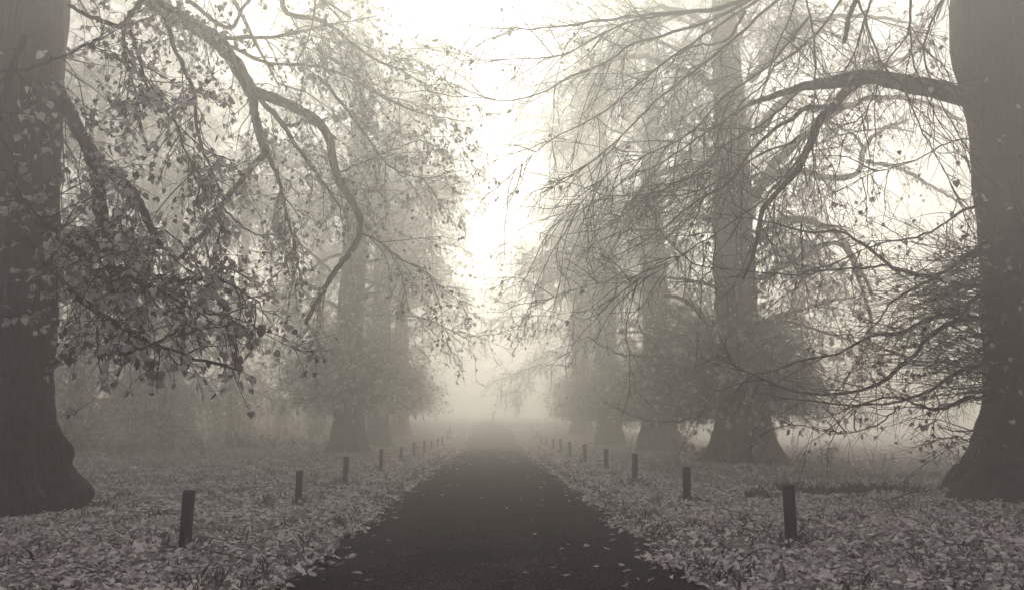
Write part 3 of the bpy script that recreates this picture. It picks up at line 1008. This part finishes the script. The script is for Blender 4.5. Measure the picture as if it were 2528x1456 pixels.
# ---------------- wood behind the left row
W = [(-20, 50, .3, .95, 'low branched leafy tree at the front of the left wood'),
     (-24, 47, 1.7, 1.0, 'hazy leafy tree in the wood behind the left lawn'),
     (-20, 63, 2.9, 1.05, 'hazy leafy tree behind the skirted lime of the left row'),
     (-33, 44, 4.1, 1.0, 'dark hazy tree deep in the wood behind the big left trunk'),
     (-26, 60, 5.2, 1.1, 'faint tree in the second line of the left wood'),
     (-38, 58, 3.3, 1.15, 'faint tree at the back of the left wood'),
     (-23.5, 37, 2.2, .95, 'leafy tree nearest the big left trunk at the edge of the wood'),
     (-16, 74, 5.8, 1.0, 'pale misty tree filling the gap behind the skirted lime')]
rg = np.random.default_rng(77)
W0 = None
for (x, y, rz, s, lab) in W:
    if W0 is None:
        W0 = thing('woodland_tree', lab, 'tree', (x, y, 0), 'woodland trees behind the left row')
        mb = MB()
        trunk_mesh(mb, .42, .25, 28.5, .05, rg, k=28, rows=40)
        mb.build('trunk', M_bark, W0)
        full_crown(W0, rg, 28, .42, leafm=M_leaf_pale, nl=50, z0=2.3, L=(3.5, 6.8), sub=2.6, tw=2.6, leaf=7.0, lsize=.18, fine=False, droop=.13, lrad=.6)
        skirt(W0, rg, 150, .5, 3.6, (1.2, 3.4), .4, 2.0, .17, tw=2.2, floor=.15, l3=False)
    else:
        dup(W0, (x, y, float(ground_z(x, y))), rz, s, lab, 'woodland trees behind the left row')

# undergrowth at the foot of the wood: one tangled mass
mb = MB()
n = 520
x = -rg.uniform(10, 52, n)
y = 54 + rg.normal(0, 3.5, n) + (x + 10) * .12
p = np.stack([x, y, ground_z(x, y)], -1)
B = grow(p, rand_dir(n, rg, .5, 1.5), rg.uniform(.4, 1.3, n), 6, .15, .02, rg)
tubes(mb, B, taper(6, .02, .005, n), 3)
hang_leaves(mb, B, 7, .2, rg, .05, True)
tag(mb.build('undergrowth', M_weed, smooth=False), 'dark undergrowth along the edge of the left wood', 'undergrowth', kind='stuff')


# ------------------------------------------------------------------ weeds on the right meadow
def weed(name, lab, x, y, h, kind, rg, group):
    root = thing(name, lab, 'weed', (x, y, float(ground_z(x, y))), group)
    mb = MB()
    if kind == 'leafy':
        n = 5
        st = grow(rg.normal(0, .08, (n, 3)) * [1, 1, 0], rand_dir(n, rg, .9, 1.5), h * rg.uniform(.6, 1.1, n), 8, .06, .03, rg)
        tubes(mb, st, taper(8, .008, .003, n), 4)
        mb.build('stem', M_weed, root)
        ml = MB()
        p_, d_, _, _ = spawn(st, 26, .3, 1, .8, 1.4, rg)
        leaves(ml, p_, d_ + [0, 0, -.35], rg.normal(0, .4, d_.shape) + [0, 0, 1], h * .16 * rg.uniform(.6, 1.3, len(p_)), rg, True)
        ml.build('leaf_cluster', M_weed, root, smooth=False)
    else:
        n = 3
        st = grow(rg.normal(0, .05, (n, 3)) * [1, 1, 0], rand_dir(n, rg, 1.2, 1.55), h * rg.uniform(.6, 1.1, n), 8, .03, .0, rg)
        tubes(mb, st, taper(8, .007, .004, n), 4)
        mb.build('stem', M_weed, root)
        ml = MB()
        p_, d_, _, _ = spawn(st, 130, .45, 1, .3, 1.2, rg)
        leaves(ml, p_, d_, rg.normal(0, 1, d_.shape), .035, rg, True)
        ml.build('seed_head', M_weed, root, smooth=False)
    return root


rg = np.random.default_rng(88)
spots = [(2055, 1140, 31, .9, 'leafy', 'leafy weed clump between the second right tree and meadow'),
         (2035, 1128, 30, .8, 'leafy', 'smaller leafy weed just right of the flared base'),
         (1978, 1140, 30, .6, 'leafy', 'low weed against the right foot of the flared base'),
         (1690, 1112, 37, 1.1, 'leafy', 'drooping leafy weed between two right row trunks'),
         (1725, 1118, 36, .8, 'leafy', 'short leafy weed left of the flared base'),
         (2160, 1152, 28, .85, 'spike', 'tallest brown seed spike on the right meadow'),
         (2185, 1156, 28, .5, 'spike', 'short seed spikes right of the tallest spike'),
         (2205, 1152, 28.5, .6, 'spike', 'seed spikes at the right of the spike cluster'),
         (2150, 1158, 28, .5, 'spike', 'short seed spikes left of the tallest spike'),
         (2265, 1118, 40, 1.0, 'spike', 'far tall weed stalk fading in the meadow fog'),
         (2350, 1118, 40, .8, 'spike', 'far weed stalk near the big right trunk'),
         (1960, 1110, 34, 1.3, 'spike', 'thin tall weed stalk behind the flared base')]
for (px, py, y, h, kd, lab) in spots:
    q = P(px, py, y)
    weed('meadow_weed', lab, q[0], y, h, kd, rg, 'weeds on the right meadow')

# fallen sticks by the big right trunk
for pts, y, lab in [([(2228, 1190), (2262, 1158), (2290, 1142)], 15.5, 'bare stick leaning up left of the big right trunk'),
                    ([(2200, 1232), (2250, 1215), (2300, 1208)], 13.4, 'long fallen stick against the root of the big right trunk')]:
    c = crom([P(a, b, y) for a, b in pts], 10)
    mb = MB()
    tubes(mb, c[None], taper(10, .012, .005, 1), 5)
    tag(mb.build('fallen_stick', M_twig), lab, 'stick')

# ------------------------------------------------------------------ fog
m, t, out = new_mat('fog_air')
pv = t.nodes.new('ShaderNodeVolumePrincipled')
pv.inputs['Color'].default_value = FOG_COLOR
pv.inputs['Density'].default_value = FOG_DENSITY
pv.inputs['Anisotropy'].default_value = FOG_ANISO
t.links.new(pv.outputs[0], out.inputs['Volume'])
mb = MB()
X0, X1, Y0, Y1, Z0, Z1 = -340, 340, -80, 350, -1.3, 33.5
V = np.array([(x, y, z) for z in (Z0, Z1) for y in (Y0, Y1) for x in (X0, X1)], float)
mb.add(V, np.array([[0, 2, 3, 1], [4, 5, 7, 6], [0, 1, 5, 4], [2, 6, 7, 3], [0, 4, 6, 2], [1, 3, 7, 5]]))
o = mb.build('haze', m, smooth=False)
o['kind'] = 'stuff'
